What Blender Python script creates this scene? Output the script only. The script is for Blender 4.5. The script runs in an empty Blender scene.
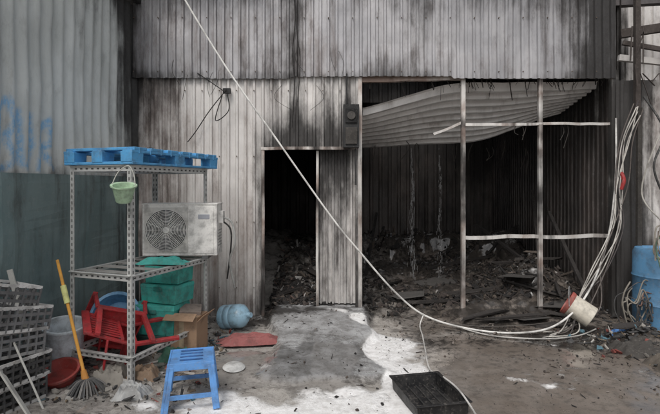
import bpy, math, random
import numpy as np
from mathutils import Vector, Matrix, Euler
random.seed(7); rng=np.random.RandomState(5)
scene=bpy.context.scene
COL=scene.collection

# ---------------------------------------------------------------- noise
def _h(i,j,s): 
    v=np.sin(i*127.1+j*311.7+s*74.7)*43758.5453
    return v-np.floor(v)
def vn(x,y,s=0):
    x=np.asarray(x,float); y=np.asarray(y,float)
    i=np.floor(x); j=np.floor(y); fx=x-i; fy=y-j
    fx=fx*fx*(3-2*fx); fy=fy*fy*(3-2*fy)
    a=_h(i,j,s); b=_h(i+1,j,s); c=_h(i,j+1,s); d=_h(i+1,j+1,s)
    return (a*(1-fx)+b*fx)*(1-fy)+(c*(1-fx)+d*fx)*fy
def fbm(x,y,s=0,o=4):
    t=0;a=.5;n=0
    for k in range(o):
        t=t+a*vn(np.asarray(x)*2**k,np.asarray(y)*2**k,s+k*3.1); n+=a; a*=.5
    return t/n
def G(x,z,cx,cz,sx,sz): return np.exp(-((x-cx)/sx)**2-((z-cz)/sz)**2)
def sm(a,b,x):
    t=np.clip((x-a)/(b-a),0,1); return t*t*(3-2*t)

# ---------------------------------------------------------------- node helper
class N:
    def __init__(s,name):
        s.m=bpy.data.materials.new(name); s.m.use_nodes=True
        s.t=s.m.node_tree; s.b=s.t.nodes['Principled BSDF']
    def n(s,typ,**k):
        nd=s.t.nodes.new(typ)
        for a,v in k.items(): setattr(nd,a,v)
        return nd
    def l(s,a,b): s.t.links.new(a,b)
    def put(s,sock,v):
        if isinstance(v,bpy.types.NodeSocket): s.l(v,sock)
        else: sock.default_value=v
    def attr(s,name,vec=False):
        nd=s.n('ShaderNodeAttribute',attribute_name=name); return nd.outputs['Color' if vec else 'Fac']
    def noise(s,scale,sc=(1,1,1),detail=5,rough=.6):
        tc=s.n('ShaderNodeTexCoord'); mp=s.n('ShaderNodeMapping'); mp.inputs['Scale'].default_value=sc
        s.l(tc.outputs['Object'],mp.inputs[0]); no=s.n('ShaderNodeTexNoise')
        no.inputs['Scale'].default_value=scale; no.inputs['Detail'].default_value=detail; no.inputs['Roughness'].default_value=rough
        s.l(mp.outputs[0],no.inputs['Vector']); return no.outputs['Fac']
    def math(s,op,a,b=0.0,c=0.0,clamp=False):
        nd=s.n('ShaderNodeMath',operation=op,use_clamp=clamp)
        s.put(nd.inputs[0],a); s.put(nd.inputs[1],b); s.put(nd.inputs[2],c); return nd.outputs[0]
    def ramp(s,v,a,b,lo=0.,hi=1.):
        nd=s.n('ShaderNodeMapRange',interpolation_type='SMOOTHSTEP')
        s.put(nd.inputs[0],v); nd.inputs[1].default_value=a; nd.inputs[2].default_value=b
        nd.inputs[3].default_value=lo; nd.inputs[4].default_value=hi; return nd.outputs[0]
    def mix(s,f,a,b,mode='MIX'):
        nd=s.n('ShaderNodeMix',data_type='RGBA',blend_type=mode)
        s.put(nd.inputs[0],f)
        for i,v in ((6,a),(7,b)):
            if isinstance(v,tuple): v=(*v[:3],1)
            s.put(nd.inputs[i],v)
        return nd.outputs[2]
    def bump(s,h,st=.3,dist=.01):
        nd=s.n('ShaderNodeBump'); nd.inputs['Strength'].default_value=st; nd.inputs['Distance'].default_value=dist
        s.l(h,nd.inputs['Height']); s.l(nd.outputs[0],s.b.inputs['Normal'])
    def out(s,color=None,rough=None,metal=None):
        if color is not None: s.put(s.b.inputs['Base Color'],(*color,1) if isinstance(color,tuple) else color)
        if rough is not None: s.put(s.b.inputs['Roughness'],rough)
        if metal is not None: s.put(s.b.inputs['Metallic'],metal)
        return s.m

def metal_mat(name,c1,c2,rust,soot=(.018,.016,.015),rough=.5,paint=None,k=.8,cl=.8,met=.25):
    m=N(name)
    st=m.noise(1.0,(9,9,.9),4,.55); bl=m.noise(2.2,(1,1,.6),6,.6); fine=m.noise(30,(1,1,.7),4,.7)
    cloud=m.noise(3.2,(2.0,2.0,.9),9,.74); drip=m.noise(1.0,(26,26,1.4),3,.5)
    base=m.mix(m.ramp(bl,.35,.65),c1,c2)
    base=m.mix(m.ramp(st,.48,.75,0,.4),base,tuple(x*.45 for x in c1))
    base=m.mix(m.ramp(cloud,.52,.72,0,.35),base,tuple(x*.5 for x in c1))
    base=m.mix(m.ramp(fine,.5,.8,0,.25),base,(.5,.49,.47))
    if paint:
        pf=m.math('MULTIPLY',m.attr('paint'),m.ramp(fine,.35,.6,.3,1))
        base=m.mix(pf,base,paint)
    rs=m.math('ADD',m.attr('rust'),m.math('MULTIPLY',m.math('SUBTRACT',st,.5),.8))
    rs=m.math('ADD',rs,m.math('MULTIPLY',m.math('SUBTRACT',cloud,.5),1.3))
    base=m.mix(m.ramp(rs,.2,.95,0,.75),base,m.mix(bl,rust,tuple(x*.5 for x in rust)))
    ss=m.math('ADD',m.attr('soot'),m.math('MULTIPLY',m.math('SUBTRACT',st,.5),k))
    ss=m.math('ADD',ss,m.math('MULTIPLY',m.math('SUBTRACT',cloud,.5),cl))
    ss=m.math('ADD',ss,m.math('MULTIPLY',m.math('SUBTRACT',drip,.5),.45))
    f=m.ramp(ss,.12,.95,0,.96)
    base=m.mix(f,base,soot)
    m.bump(cloud,.25,.02)
    return m.out(base,m.math('ADD',m.ramp(fine,.3,.7,rough-.12,rough+.15),m.math('MULTIPLY',f,.2)),m.math('MULTIPLY_ADD',f,-met,met))

def col_mat(name,rough=.5,metal=0.,grime=.5,gcol=(.05,.045,.04),spec=.5,trans=0,bump=.15,scale=9,lo=.45):
    m=N(name)
    no=m.noise(scale,(1,1,1),6,.65); n2=m.noise(scale*5,(1,1,1),3,.6)
    c=m.attr('Col',True)
    c=m.mix(m.ramp(no,lo,.72,0,grime),c,gcol)
    c=m.mix(m.ramp(n2,.52,.75,0,grime*.5),c,(.3,.27,.24))
    m.bump(n2,bump,.004)
    m.b.inputs['Transmission Weight'].default_value=trans
    return m.out(c,m.ramp(no,.3,.7,rough,min(1,rough+.3)),metal)

# ---------------------------------------------------------------- mesh builder
class MB:
    def __init__(s): s.v=[];s.f=[];s.c=[]
    def add(s,vs,fs,col,M=None):
        o=len(s.v)
        for p in vs:
            p=Vector(p); s.v.append(tuple(M@p) if M is not None else tuple(p))
        for f in fs: s.f.append(tuple(i+o for i in f)); s.c.append(col)
    def box(s,c,sz,col,M=None,rot=None,taper=1.0):
        x,y,z=[a/2 for a in sz]; t=taper
        vs=[(-x,-y,-z),(x,-y,-z),(x,y,-z),(-x,y,-z),(-x*t,-y*t,z),(x*t,-y*t,z),(x*t,y*t,z),(-x*t,y*t,z)]
        R=Matrix.Translation(c)@(Euler(rot).to_matrix().to_4x4() if rot else Matrix())
        if M is not None: R=M@R
        s.add(vs,[(0,3,2,1),(4,5,6,7),(0,1,5,4),(1,2,6,5),(2,3,7,6),(3,0,4,7)],col,R)
    def shard(s,c,sz,col,rot):
        x,y,z=[a/2 for a in sz]; j=lambda:random.uniform(.45,1.2)
        vs=[(-x*j(),-y*j(),-z*j()),(x*j(),-y*j(),-z*j()),(x*j(),y*j(),-z*j()),(-x*j(),y*j(),-z*j()),(-x*j(),-y*j(),z*j()),(x*j(),-y*j(),z*j()),(x*j(),y*j(),z*j()),(-x*j(),y*j(),z*j())]
        R=Matrix.Translation(c)@Euler(rot).to_matrix().to_4x4()
        s.add(vs,[(0,3,2,1),(4,5,6,7),(0,1,5,4),(1,2,6,5),(2,3,7,6),(3,0,4,7)],col,R)
    def cyl(s,p0,p1,r0,r1,col,n=12,M=None,cap=True):
        p0=Vector(p0);p1=Vector(p1);d=(p1-p0).normalized()
        a=d.orthogonal().normalized();b=d.cross(a)
        vs=[]
        for p,r in((p0,r0),(p1,r1)):
            for i in range(n):
                t=2*math.pi*i/n; vs.append(p+a*math.cos(t)*r+b*math.sin(t)*r)
        fs=[(i,(i+1)%n,n+(i+1)%n,n+i) for i in range(n)]
        if cap: fs+= [tuple(range(n))[::-1],tuple(range(n,2*n))]
        s.add(vs,fs,col,M)
    def bar(s,p0,p1,w,h,col,M=None):
        p0=Vector(p0);p1=Vector(p1);d=(p1-p0);L=d.length;d.normalize()
        up=Vector((0,0,1)) if abs(d.z)<.95 else Vector((0,1,0))
        a=d.cross(up).normalized();b=a.cross(d)
        R=Matrix((a,d,b)).transposed().to_4x4(); R.translation=(p0+p1)/2
        if M is not None: R=M@R
        s.box((0,0,0),(w,L,h),col,R)
    def lathe(s,prof,col,M=None,n=24,closed=False):
        vs=[];fs=[]
        for r,z in prof:
            for i in range(n):
                t=2*math.pi*i/n; vs.append((r*math.cos(t),r*math.sin(t),z))
        for k in range(len(prof)-1):
            for i in range(n):
                j=(i+1)%n; fs.append((k*n+i,k*n+j,(k+1)*n+j,(k+1)*n+i))
        s.add(vs,fs,col,M)
    def tube(s,pts,r,col,n=7):
        pts=[Vector(p) for p in pts]; P=[]
        k=len(pts)
        for i in range(k-1):
            p0=pts[max(i-1,0)];p1=pts[i];p2=pts[i+1];p3=pts[min(i+2,k-1)]
            for j in range(8):
                t=j/8; P.append(.5*((2*p1)+(p2-p0)*t+(2*p0-5*p1+4*p2-p3)*t*t+(3*p1-p0-3*p2+p3)*t**3))
        P.append(pts[-1]); vs=[];a=None
        for i,p in enumerate(P):
            d=(P[min(i+1,len(P)-1)]-P[max(i-1,0)]).normalized()
            if a is None: a=d.orthogonal().normalized()
            a=(a-d*a.dot(d)).normalized(); b=d.cross(a)
            for q in range(n):
                t=2*math.pi*q/n; vs.append(p+(a*math.cos(t)+b*math.sin(t))*r)
        fs=[(i*n+q,i*n+(q+1)%n,(i+1)*n+(q+1)%n,(i+1)*n+q) for i in range(len(P)-1) for q in range(n)]
        s.add(vs,fs,col)
    def grid(s,nu,nv,fn,col):
        vs=[fn(i/nu,j/nv) for j in range(nv+1) for i in range(nu+1)]
        fs=[(j*(nu+1)+i,j*(nu+1)+i+1,(j+1)*(nu+1)+i+1,(j+1)*(nu+1)+i) for j in range(nv) for i in range(nu)]
        s.add(vs,fs,col)
    def make(s,name,mat,parent=None,bevel=0,smooth=False):
        me=bpy.data.meshes.new(name); me.from_pydata(s.v,[],s.f); me.update()
        at=me.color_attributes.new('Col','FLOAT_COLOR','CORNER')
        arr=[]
        for f,c in zip(s.f,s.c): arr+= [c[0],c[1],c[2],1.0]*len(f)
        at.data.foreach_set('color',arr)
        if smooth: me.polygons.foreach_set('use_smooth',[True]*len(me.polygons))
        ob=bpy.data.objects.new(name,me); COL.objects.link(ob); me.materials.append(mat)
        if smooth:
            try: me.set_sharp_from_angle(angle=math.radians(40))
            except Exception: pass
        if bevel:
            b=ob.modifiers.new('b','BEVEL'); b.width=bevel; b.segments=2; b.limit_method='ANGLE'
        if parent: ob.parent=parent
        return ob
def empty(name,loc=(0,0,0)):
    e=bpy.data.objects.new(name,None); COL.objects.link(e); return e

# ---------------------------------------------------------------- corrugated sheets
def corr(name,o,u,v,ul,vl,mat,fn,period=.1,amp=.018,kind='trap',dv=.05,parent=None,sheet=.9,dent=.012,jag=.012,holes=None,seed=1,warp=None,var=.22):
    o=Vector(o);u=Vector(u).normalized();v=Vector(v).normalized();nrm=u.cross(v).normalized()
    if kind=='trap': ph=[(0,0),(.28,0),(.38,1),(.62,1),(.72,0)]
    elif kind=='box': ph=[(0,0),(.7,0),(.76,1),(.9,1),(.96,0)]
    else: ph=[(i/8,.5-.5*math.cos(2*math.pi*i/8)) for i in range(8)]
    us=[];hs=[];k=0
    while k*period<ul:
        for a,b in ph:
            x=(k+a)*period
            if x<=ul: us.append(x);hs.append(b)
        k+=1
    us.append(ul);hs.append(0)
    us=np.array(us);hs=np.array(hs)*amp
    nv=max(2,int(vl/dv)); vs=np.linspace(0,vl,nv+1)
    U,V=np.meshgrid(us,vs); H=np.tile(hs,(nv+1,1))
    sid=np.floor(U/sheet)
    H=H+(_h(sid,0*sid,seed)-.5)*.014+(fbm(U*1.3,V*1.3,seed)-.5)*dent*2
    Vj=V+(1-V/vl)*(_h(sid,0*sid+3,seed)-.5)*jag*2
    X=o.x+u.x*U+v.x*Vj+nrm.x*H; Y=o.y+u.y*U+v.y*Vj+nrm.y*H; Z=o.z+u.z*U+v.z*Vj+nrm.z*H
    if warp: X,Y,Z=warp(U/ul,V/vl,X,Y,Z)
    co=np.stack([X,Y,Z],-1).reshape(-1,3)
    w=len(us); ii,jj=np.meshgrid(np.arange(w-1),np.arange(nv)); b=(jj*w+ii).ravel()
    F=np.stack([b,b+1,b+w+1,b+w],-1)
    if holes is not None:
        cx=co[F].mean(1); keep=~holes(cx[:,0],cx[:,1],cx[:,2]); F=F[keep]
    me=bpy.data.meshes.new(name); me.from_pydata(co.tolist(),[],F.tolist()); me.update()
    s,r,p=fn(co[:,0],co[:,1],co[:,2])
    s=s+((_h(sid,0*sid+9,seed)-.5)*var).ravel()
    for nm,a in(('soot',s),('rust',r),('paint',p)):
        at=me.attributes.new(nm,'FLOAT','POINT'); at.data.foreach_set('value',np.broadcast_to(a,(len(co),)).astype(np.float32).copy())
    ob=bpy.data.objects.new(name,me); COL.objects.link(ob); me.materials.append(mat)
    if kind=='sine': me.polygons.foreach_set('use_smooth',[True]*len(me.polygons))
    if parent: ob.parent=parent
    return ob

M_fascia=metal_mat('fascia_metal',(.33,.325,.335),(.43,.42,.425),(.19,.14,.12),cl=.9)
M_wall=metal_mat('wall_metal',(.56,.53,.505),(.70,.67,.64),(.31,.22,.18),k=.9,cl=1.0)
M_left=metal_mat('fence_metal',(.50,.52,.50),(.62,.64,.62),(.26,.21,.17),paint=(.16,.42,.70),met=.12)
M_teal=metal_mat('teal_metal',(.15,.22,.225),(.21,.28,.28),(.13,.11,.09),met=.1)
M_int=metal_mat('burnt_inside_metal',(.11,.09,.08),(.07,.06,.055),(.11,.07,.05),met=0)
M_ceil=metal_mat('ceiling_metal',(.84,.82,.80),(.70,.68,.66),(.34,.24,.18),k=.6,cl=.6,met=.1)
M_frame=metal_mat('frame_metal',(.70,.67,.63),(.55,.53,.5),(.24,.11,.06),k=1.3)

M_plast=col_mat('dirty_plastic',.38,0,.55,lo=.40)
M_matte=col_mat('matte',.8,0,.45)
M_steel=col_mat('painted_steel',.45,.3,.5)
M_char=col_mat('charred',.75,0,.3,(.01,.01,.01))
M_cable=col_mat('cable',.55,0,.65,bump=0,lo=.38,scale=5)

# ================================================================ WAREHOUSE
W=empty('burned_warehouse')
FY=5.85
def f_fascia(x,y,z):
    s=.18+.8*sm(2.7,3.3,x)+.55*G(x,z,-.45,3.3,.16,3)+.3*G(x,z,-.85,3.1,.3,.6)+.45*sm(-2.15,-2.42,x)
    s=s+.35*G(x,z,.5,3.0,.6,.22)+.25*sm(3.5,4.0,z)+.2*G(x,z,2.0,3.75,1.2,.35)+.55*(fbm(x*1.6,z*.55,3)-.5)+.3*G(x,z,-1.9,2.95,.6,.12)+.25*G(x,z,1.1,3.4,.25,1)
    s=s-.12*G(x,z,1.9,3.2,.7,.5)-.1*G(x,z,-1.5,3.5,.5,.8)+.25*sm(3.02,2.9,z)
    r=.22+.3*G(x,z,-1.6,3.3,.8,.6)+.25*G(x,z,-.3,3.2,.35,1)+.2*G(x,z,1.4,3.1,1.5,.25)+.4*(fbm(x*3,z,8)-.5)
    return s,r,0*x
corr('upper_cladding',(-2.42,FY-.06,2.90),(1,0,0),(0,0,1),5.89,1.5,M_fascia,f_fascia,parent=W,period=.098,amp=.026,sheet=.98,dent=.03,jag=.018,seed=4,var=.3)
def f_brown(x,y,z):
    s=.22+.5*sm(-2.2,-2.42,x)+.25*G(x,z,-2.1,2.8,.4,.3)+.2*sm(.5,0,z)+.4*(fbm(x*3,z*1,5)-.5); r=.62+.4*(fbm(x*4,z*1.5,2)-.5)
    return s,r,0*x
corr('brown_panel',(-2.42,FY,0),(1,0,0),(0,0,1),.62,2.98,M_wall,f_brown,parent=W,period=.10,amp=.022,seed=2)
def f_light(x,y,z):
    s=.08+.6*sm(-1.05,-.78,x)*sm(2.6,1.2,z)+.6*G(x,z,-.3,2.1,.6,.4)+.35*sm(.6,0,z)+.35*G(x,z,-.4,2.6,.12,.8)+.5*G(x,z,.25,2.5,.2,.5)+.15*G(x,z,-1.1,2.85,.8,.12)+.55*(fbm(x*2.6,z*.8,5)-.5)
    s=s-.1*G(x,z,-1.5,2.3,.25,.6)+.2*sm(-.9,-.6,x)
    r=.26+.5*(fbm(x*5,z*.9,12)-.45)+.15*G(x,z,-1.5,1.6,.5,1)+.25*sm(1.2,.3,z)
    return s,r,0*x
hole=lambda x,y,z:(x>-.80)&(x<.31)&(z<2.03)
corr('light_panel',(-1.82,FY-.012,0),(1,0,0),(0,0,1),2.17,2.98,M_wall,f_light,parent=W,period=.105,amp=.024,holes=hole,seed=9,dv=.029,sheet=.84,var=.3)
def f_door(x,y,z): return .60+.5*(fbm(x*6,z*1.0,6)-.5)+.35*sm(.9,1.9,z)-.35*sm(.2,.32,x), .3+0*x, 0*x
corr('sliding_door_sheet',(-.15,FY+.07,.14),(1,.0,0),(0,0,1),.48,1.9,M_wall,f_door,parent=W,period=.075,amp=.026,seed=3,dent=.04)
# interior shell
def f_back(x,y,z): return .34+.35*sm(1.2,3.4,x)+.45*sm(1.2,2.4,z)+.8*(fbm(x*1.5,z*1.5,6)-.5), .3+0*x,0*x
corr('back_wall',(-2.4,10.4,0),(1,0,0),(0,0,1),6.0,4.4,M_int,f_back,parent=W,period=.2,amp=.03,dv=.12)
def f_side(x,y,z): return .60+.7*(fbm(y*2,z*2,16)-.5)+.25*sm(1.8,2.8,z)-.2*G(y,z,7.0,1.4,1.0,.8), .3+0*x,0*x
corr('side_wall',(3.54,5.80,0),(0,1,0),(0,0,1),4.6,4.4,M_int,f_side,parent=W,period=.11,amp=.025,dv=.12)
corr('partition_wall',(.36,5.97,0),(0,1,0),(0,0,1),4.4,4.2,M_int,lambda x,y,z:(.45+0*x,.4+0*x,0*x),parent=W,period=.14,amp=.02,dv=.12)
corr('far_side_wall',(-2.42,5.9,0),(0,1,0),(0,0,1),4.5,4.4,M_int,lambda x,y,z:(.7+0*x,.4+0*x,0*x),parent=W,period=.2,amp=.02,dv=.3)
rh=lambda x,y,z:((x-1.3)**2/.9+(y-9.4)**2/.4<1)  # unseen roof hole, left open to let light onto the back wall
corr('roof',(-2.5,5.8,4.25),(1,0,0),(0,1,-.06),6.1,4.8,M_int,lambda x,y,z:(.7+0*x,.4+0*x,0*x),parent=W,period=.2,amp=.03,dv=.1,holes=rh)
# fallen ceiling sheet: front edge under the head beam, back edge hanging
def sag(a,b,X,Y,Z):
    zf=2.56+.35*sm(-.1,.45,a)+.02*a; zb=2.24+.10*a+.40*sm(.55,1.1,a)
    z=zf*(1-b)+zb*b+(fbm(a*3,b*2,5)-.5)*.05
    return X, 6.08+(Y-6.08)*(1-.45*a), z+(Z-2.6)
def f_ceil(x,y,z): return .03+.35*G(y,x,7.9,.6,.4,1.0)+.4*(fbm(x*1.5,y*1.5,7)-.45)+.25*sm(7.6,8.0,y)+.25*sm(2.6,3.4,x), .2+.5*(fbm(x*2,y*5,17)-.5),0*x
corr('fallen_ceiling_sheet',(.42,6.08,2.6),(0,1,0),(1,0,0),1.95,3.0,M_ceil,f_ceil,parent=W,period=.21,amp=.075,dv=.06,sheet=5,
     warp=lambda u,v,X,Y,Z:sag(v,u,X,Y,Z))
def sag2(u,v,X,Y,Z): return X,Y,2.66+.20*v-.06*u+(Z-2.6)+(fbm(v*5,u*4,3)-.5)*.06
corr('loose_ceiling_strip',(.42,6.45,2.6),(0,1,0),(1,0,0),1.2,1.35,M_ceil,lambda x,y,z:(.22+.4*(fbm(x*3,y*3,2)-.5),.35+0*x,0*x),parent=W,period=.12,amp=.03,dv=.06,sheet=5,warp=sag2)

# frames
def frame_bar(name,p0,p1,w,h,soot=.3,rust=.3,sd=1,wob=.018):
    p0=Vector(p0);p1=Vector(p1);L=(p1-p0).length;n=max(2,int(L/.05));d=(p1-p0).normalized()
    a=d.orthogonal().normalized() if abs(d.z)<.9 else Vector((1,0,0)); b=d.cross(a).normalized()
    if abs(d.z)<.9: a=Vector((0,1,0)); b=d.cross(a).normalized()
    vs=[];fs=[]
    for i in range(n+1):
        t=i/n; wv=(float(fbm(i*.09,sd,sd))-.5)*wob*2*math.sin(math.pi*min(1,max(0,t)))**.5
        c=p0+d*L*t+b*wv+a*wv*.4*(1 if abs(d.z)>.9 else 0)
        for x,y in((-1,-1),(1,-1),(1,1),(-1,1)): vs.append(tuple(c+a*x*w/2+b*y*h/2))
    for i in range(n):
        for q in range(4): fs.append((i*4+q,i*4+(q+1)%4,(i+1)*4+(q+1)%4,(i+1)*4+q))
    fs+=[(0,3,2,1),(n*4,n*4+1,n*4+2,n*4+3)]
    me=bpy.data.meshes.new(name);me.from_pydata(vs,[],fs);me.update()
    t=np.repeat(np.arange(n+1)*.05,4)
    s=soot+1.4*(fbm(t*3.0,0*t+sd,sd)-.5); r=rust+1.1*(fbm(t*4,0*t+sd,sd+5)-.5)
    for nm,q in(('soot',s),('rust',r)):
        at=me.attributes.new(nm,'FLOAT','POINT'); at.data.foreach_set('value',q.astype(np.float32))
    ob=bpy.data.objects.new(name,me);COL.objects.link(ob);me.materials.append(M_frame);ob.parent=W
    return ob
frame_bar('post_by_door',(.368,FY-.03,0),(.368,FY-.03,2.93),.045,.05,.42,.45,1)
frame_bar('post_a',(1.632,FY,0),(1.632,FY,2.93),.05,.045,.42,.45,2)
frame_bar('post_b',(2.577,FY,0),(2.577,FY,2.93),.05,.045,.40,.45,3)
frame_bar('post_c',(3.47,FY-.02,0),(3.47,FY-.02,3.0),.09,.07,1.0,.3,4)
frame_bar('head_beam',(.39,FY+.02,2.90),(1.61,FY+.02,2.93),.07,.08,.1,.8,5)
frame_bar('head_beam_b',(1.66,FY+.02,2.93),(3.43,FY+.02,2.93),.05,.04,.6,.5,6)
frame_bar('rail_top',(1.66,FY,2.34),(3.43,FY,2.35),.030,.032,.25,.35,7,.03)
frame_bar('rail_mid',(1.66,FY,.955),(3.43,FY,.975),.035,.042,.15,.25,8,.03)
frame_bar('bent_strip',(1.30,FY+.15,2.24),(1.62,FY+.02,2.37),.03,.03,.2,.4,9)
frame_bar('door_head',(-.84,FY-.045,2.045),(.33,FY-.045,2.045),.04,.035,.35,.6,10)
frame_bar('door_jamb',(-.815,FY-.045,0.0),(-.815,FY-.045,2.02),.035,.03,.5,.6,11)
frame_bar('door_stile',(-.155,FY+.03,.1),(-.155,FY+.03,2.02),.03,.03,.45,.4,12)
frame_bar('purlin',(.4,8.3,2.98),(3.5,8.3,2.98),.06,.1,.8,.4,13)
frame_bar('purlin_b',(.4,8.9,2.8),(3.5,8.9,2.9),.06,.1,.8,.4,14)
# roofing screws in rows
mb=MB()
for z in(2.97,3.62):
    for k in range(20):
        x=-2.42+.098*(3*k+.5); 
        if x<3.4: mb.cyl((x,5.80,z+random.uniform(-.01,.01)),(x,5.745,z),.007,.006,(.12,.09,.07),8)
for z in(.35,1.15,1.95,2.75):
    for k in range(11):
        x=-1.82+.105*(2*k+.5)
        if x<.30 and not(x>-.86 and z<2.1): mb.cyl((x,5.84,z+random.uniform(-.01,.01)),(x,5.795,z),.007,.006,(.12,.09,.07),8)
mb.make('cladding_screws',M_char,W)
mb=MB()
for i in range(70):
    x=random.uniform(.45,3.4); L=random.uniform(.03,.14)*(2.2 if random.random()<.12 else 1); y=FY+random.uniform(.0,.2)
    mb.bar((x,y,2.9),(x+random.uniform(-.06,.06),y,2.9-L),random.uniform(.004,.014),.004,(.03,.025,.022))
for i in range(12):
    x=random.uniform(.7,3.2); y=7.5; z=random.uniform(2.15,2.3)
    mb.tube([(x,y,z),(x+random.uniform(-.06,.06),y,z-.12),(x+random.uniform(-.1,.1),y,z-random.uniform(.2,.45))],.006,(.04,.035,.03),5)
for i in range(5):
    x=random.uniform(1.75,3.3); mb.tube([(x,5.86,2.34),(x+random.uniform(-.03,.03),5.87,2.25),(x+random.uniform(-.05,.05),5.87,2.34-random.uniform(.12,.3))],.004,(.04,.035,.03),5)
mb.make('hanging_burnt_strips',M_char,W)

mb=MB()
mb.box((-2.55,5.3,4.05),(.5,1.6,.5),(.03,.028,.027))
mb.box((-1.9,5.6,4.28),(2.0,.5,.1),(.03,.03,.03))
mb.make('eave',M_char,W)

# dangling wires
mb=MB()
K=(.02,.018,.017)
mb.tube([(-.44,5.74,4.0),(-.42,5.74,3.6),(-.45,5.75,3.2),(-.43,5.76,2.8),(-.46,5.79,2.3)],.007,K)
mb.tube([(-.38,5.74,4.0),(-.40,5.74,3.5),(-.36,5.75,3.1),(-.39,5.76,2.6)],.005,K)
mb.tube([(-1.25,5.75,2.75),(-1.45,5.75,2.5),(-1.62,5.76,2.25),(-1.72,5.76,2.12)],.006,K)
mb.tube([(-1.25,5.75,2.75),(-1.22,5.74,2.5),(-1.38,5.74,2.38),(-1.30,5.75,2.68)],.006,K)
mb.tube([(-1.6,5.75,2.95),(-1.35,5.75,2.78),(-1.24,5.75,2.7)],.006,K)
mb.box((-1.25,5.78,2.74),(.09,.05,.06),(.04,.04,.04))
for i in range(9):
    x=random.uniform(-2.0,0.2); z=random.uniform(2.6,3.3)
    mb.tube([(x,5.75,z),(x+random.uniform(-.1,.1),5.75,z-.15),(x+random.uniform(-.15,.15),5.755,z-.3)],.003,K,4)
mb.make('dangling_wire',M_char)

# meter box
mb=MB()
mb.box((.255,5.76,2.31),(.19,.10,.52),(.03,.03,.03))
mb.box((.255,5.70,2.43),(.14,.02,.17),(.012,.012,.012))
mb.box((.255,5.70,2.19),(.14,.02,.2),(.05,.045,.04))
mb.cyl((.255,5.70,2.43),(.255,5.675,2.43),.05,.05,(.07,.065,.06),16)
mb.cyl((.2,5.77,2.58),(.2,5.77,2.95),.012,.012,(.03,.03,.03),8)
mb.cyl((.31,5.77,2.04),(.31,5.77,1.6),.012,.012,(.03,.03,.03),8)
mb.make('electric_meter_box',M_char,bevel=.006)

# ================================================================ LEFT FENCE WALL
L=empty('corrugated_metal_fence')
fd=Vector((.12,1,0)).normalized(); p0=Vector((-2.39-.12*5.45,.4,0)); FL=5.45*math.sqrt(1+.0144)
segs=[]
def stroke(pts): segs.extend(zip(pts[:-1],pts[1:]))
stroke([(3.72,1.75),(3.76,2.2),(3.86,2.3),(3.92,2.12),(3.84,1.98),(3.94,1.8),(3.80,1.72)])
stroke([(3.97,2.22),(4.00,1.8),(4.08,1.74),(4.13,1.95),(4.11,2.2)])
stroke([(4.2,1.74),(4.24,2.1),(4.33,2.18),(4.36,1.98),(4.24,1.93),(4.40,1.75)])
stroke([(3.5,2.45),(3.6,1.9),(3.66,1.8)])
def f_lup(x,y,z):
    d=np.full(x.shape,9.)
    for a,b in segs:
        ax,az=a;bx,bz=b;dx,dz=bx-ax,bz-az;t=np.clip(((y-ax)*dx+(z-az)*dz)/(dx*dx+dz*dz),0,1)
        d=np.minimum(d,np.hypot(y-ax-t*dx,z-az-t*dz))
    p=.8*sm(.045,.015,d)
    s=-.08+.95*sm(5.05,5.7,y+.5*(fbm(y*3,z*1.2,4)-.5))+.35*sm(2.6,3.6,z)*sm(4.2,5.2,y)+.4*(fbm(y*1.5,z*1.2,2)-.5)+.45*G(y,z,4.35,1.95,.10,.5)+.4*G(y,z,4.5,1.68,.6,.12)+.3*G(y,z,4.75,3.0,.15,.8)
    r=.10+.4*(fbm(y*3,z*.6,9)-.4)+.25*sm(1.9,1.68,z)
    return s,r,p
o=p0+Vector((0,0,1.66))
corr('upper_sheet',o,-fd*-1,(0,0,1),FL,2.12,M_left,f_lup,period=.15,amp=.040,kind='sine',dv=.025,parent=L,dent=.03,seed=6)
def f_teal(x,y,z): return .04+.6*sm(4.9,5.8,y)+.7*(fbm(y*1.7,z*1.7,3)-.5)+.25*sm(1.6,1.72,z)+.35*sm(.7,0,z),.15+.5*(fbm(y*2,z*2,4)-.4),0*x
corr('lower_sheet',p0+Vector((.035,0,-.02)),fd,(0,0,1),FL-.02,1.72,M_teal,f_teal,period=.9,amp=.012,kind='box',dv=.08,parent=L,dent=.05,seed=2)
mb=MB()
for yy in (2.2,3.9,5.2):
    xx=-2.39-(5.85-yy)*.12
    mb.bar((xx-.04,yy,0),(xx-.04,yy,3.7),.05,.05,(.1,.1,.1))
mb.bar((-2.95,1.2,3.80),(-2.42,5.6,3.80),.08,.06,(.06,.05,.05))
mb.make('fence_frame',M_steel,L)

# ================================================================ RIGHT WALL
R=empty('neighbouring_metal_wall')
def f_r(x,y,z): return .22+.85*sm(4.0,3.55,x)+.5*(fbm(x*3,z*1.2,8)-.5)+.5*sm(1.1,.2,z)+.3*sm(2.4,2.9,z),.4+.4*(fbm(x*5,z,18)-.5),0*x
corr('wall_sheet',(3.46,5.76,0),(1,-.1,0),(0,0,1),2.6,2.86,M_wall,f_r,period=.12,amp=.022,parent=R,seed=13,dent=.03)
corr('upper_wall_sheet',(3.5,6.3,2.4),(1,0,0),(0,0,1),2.6,2.1,M_wall,lambda x,y,z:(.3+.7*sm(4.1,3.7,x)+.5*(fbm(x*3,z*1.5,8)-.5),.25+0*x,0*x),period=.12,amp=.022,parent=R,seed=14)
mb=MB(); BW=(.05,.04,.035)
mb.bar((3.5,5.75,3.42),(5.2,5.4,3.60),.07,.10,BW)
mb.bar((3.45,5.7,3.12),(5.2,5.45,2.86),.06,.07,(.42,.40,.38))
mb.bar((3.45,5.9,3.86),(5.3,5.6,3.86),.1,.12,(.1,.09,.09))
mb.bar((3.62,5.62,2.4),(3.62,5.62,4.2),.06,.05,BW)
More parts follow.
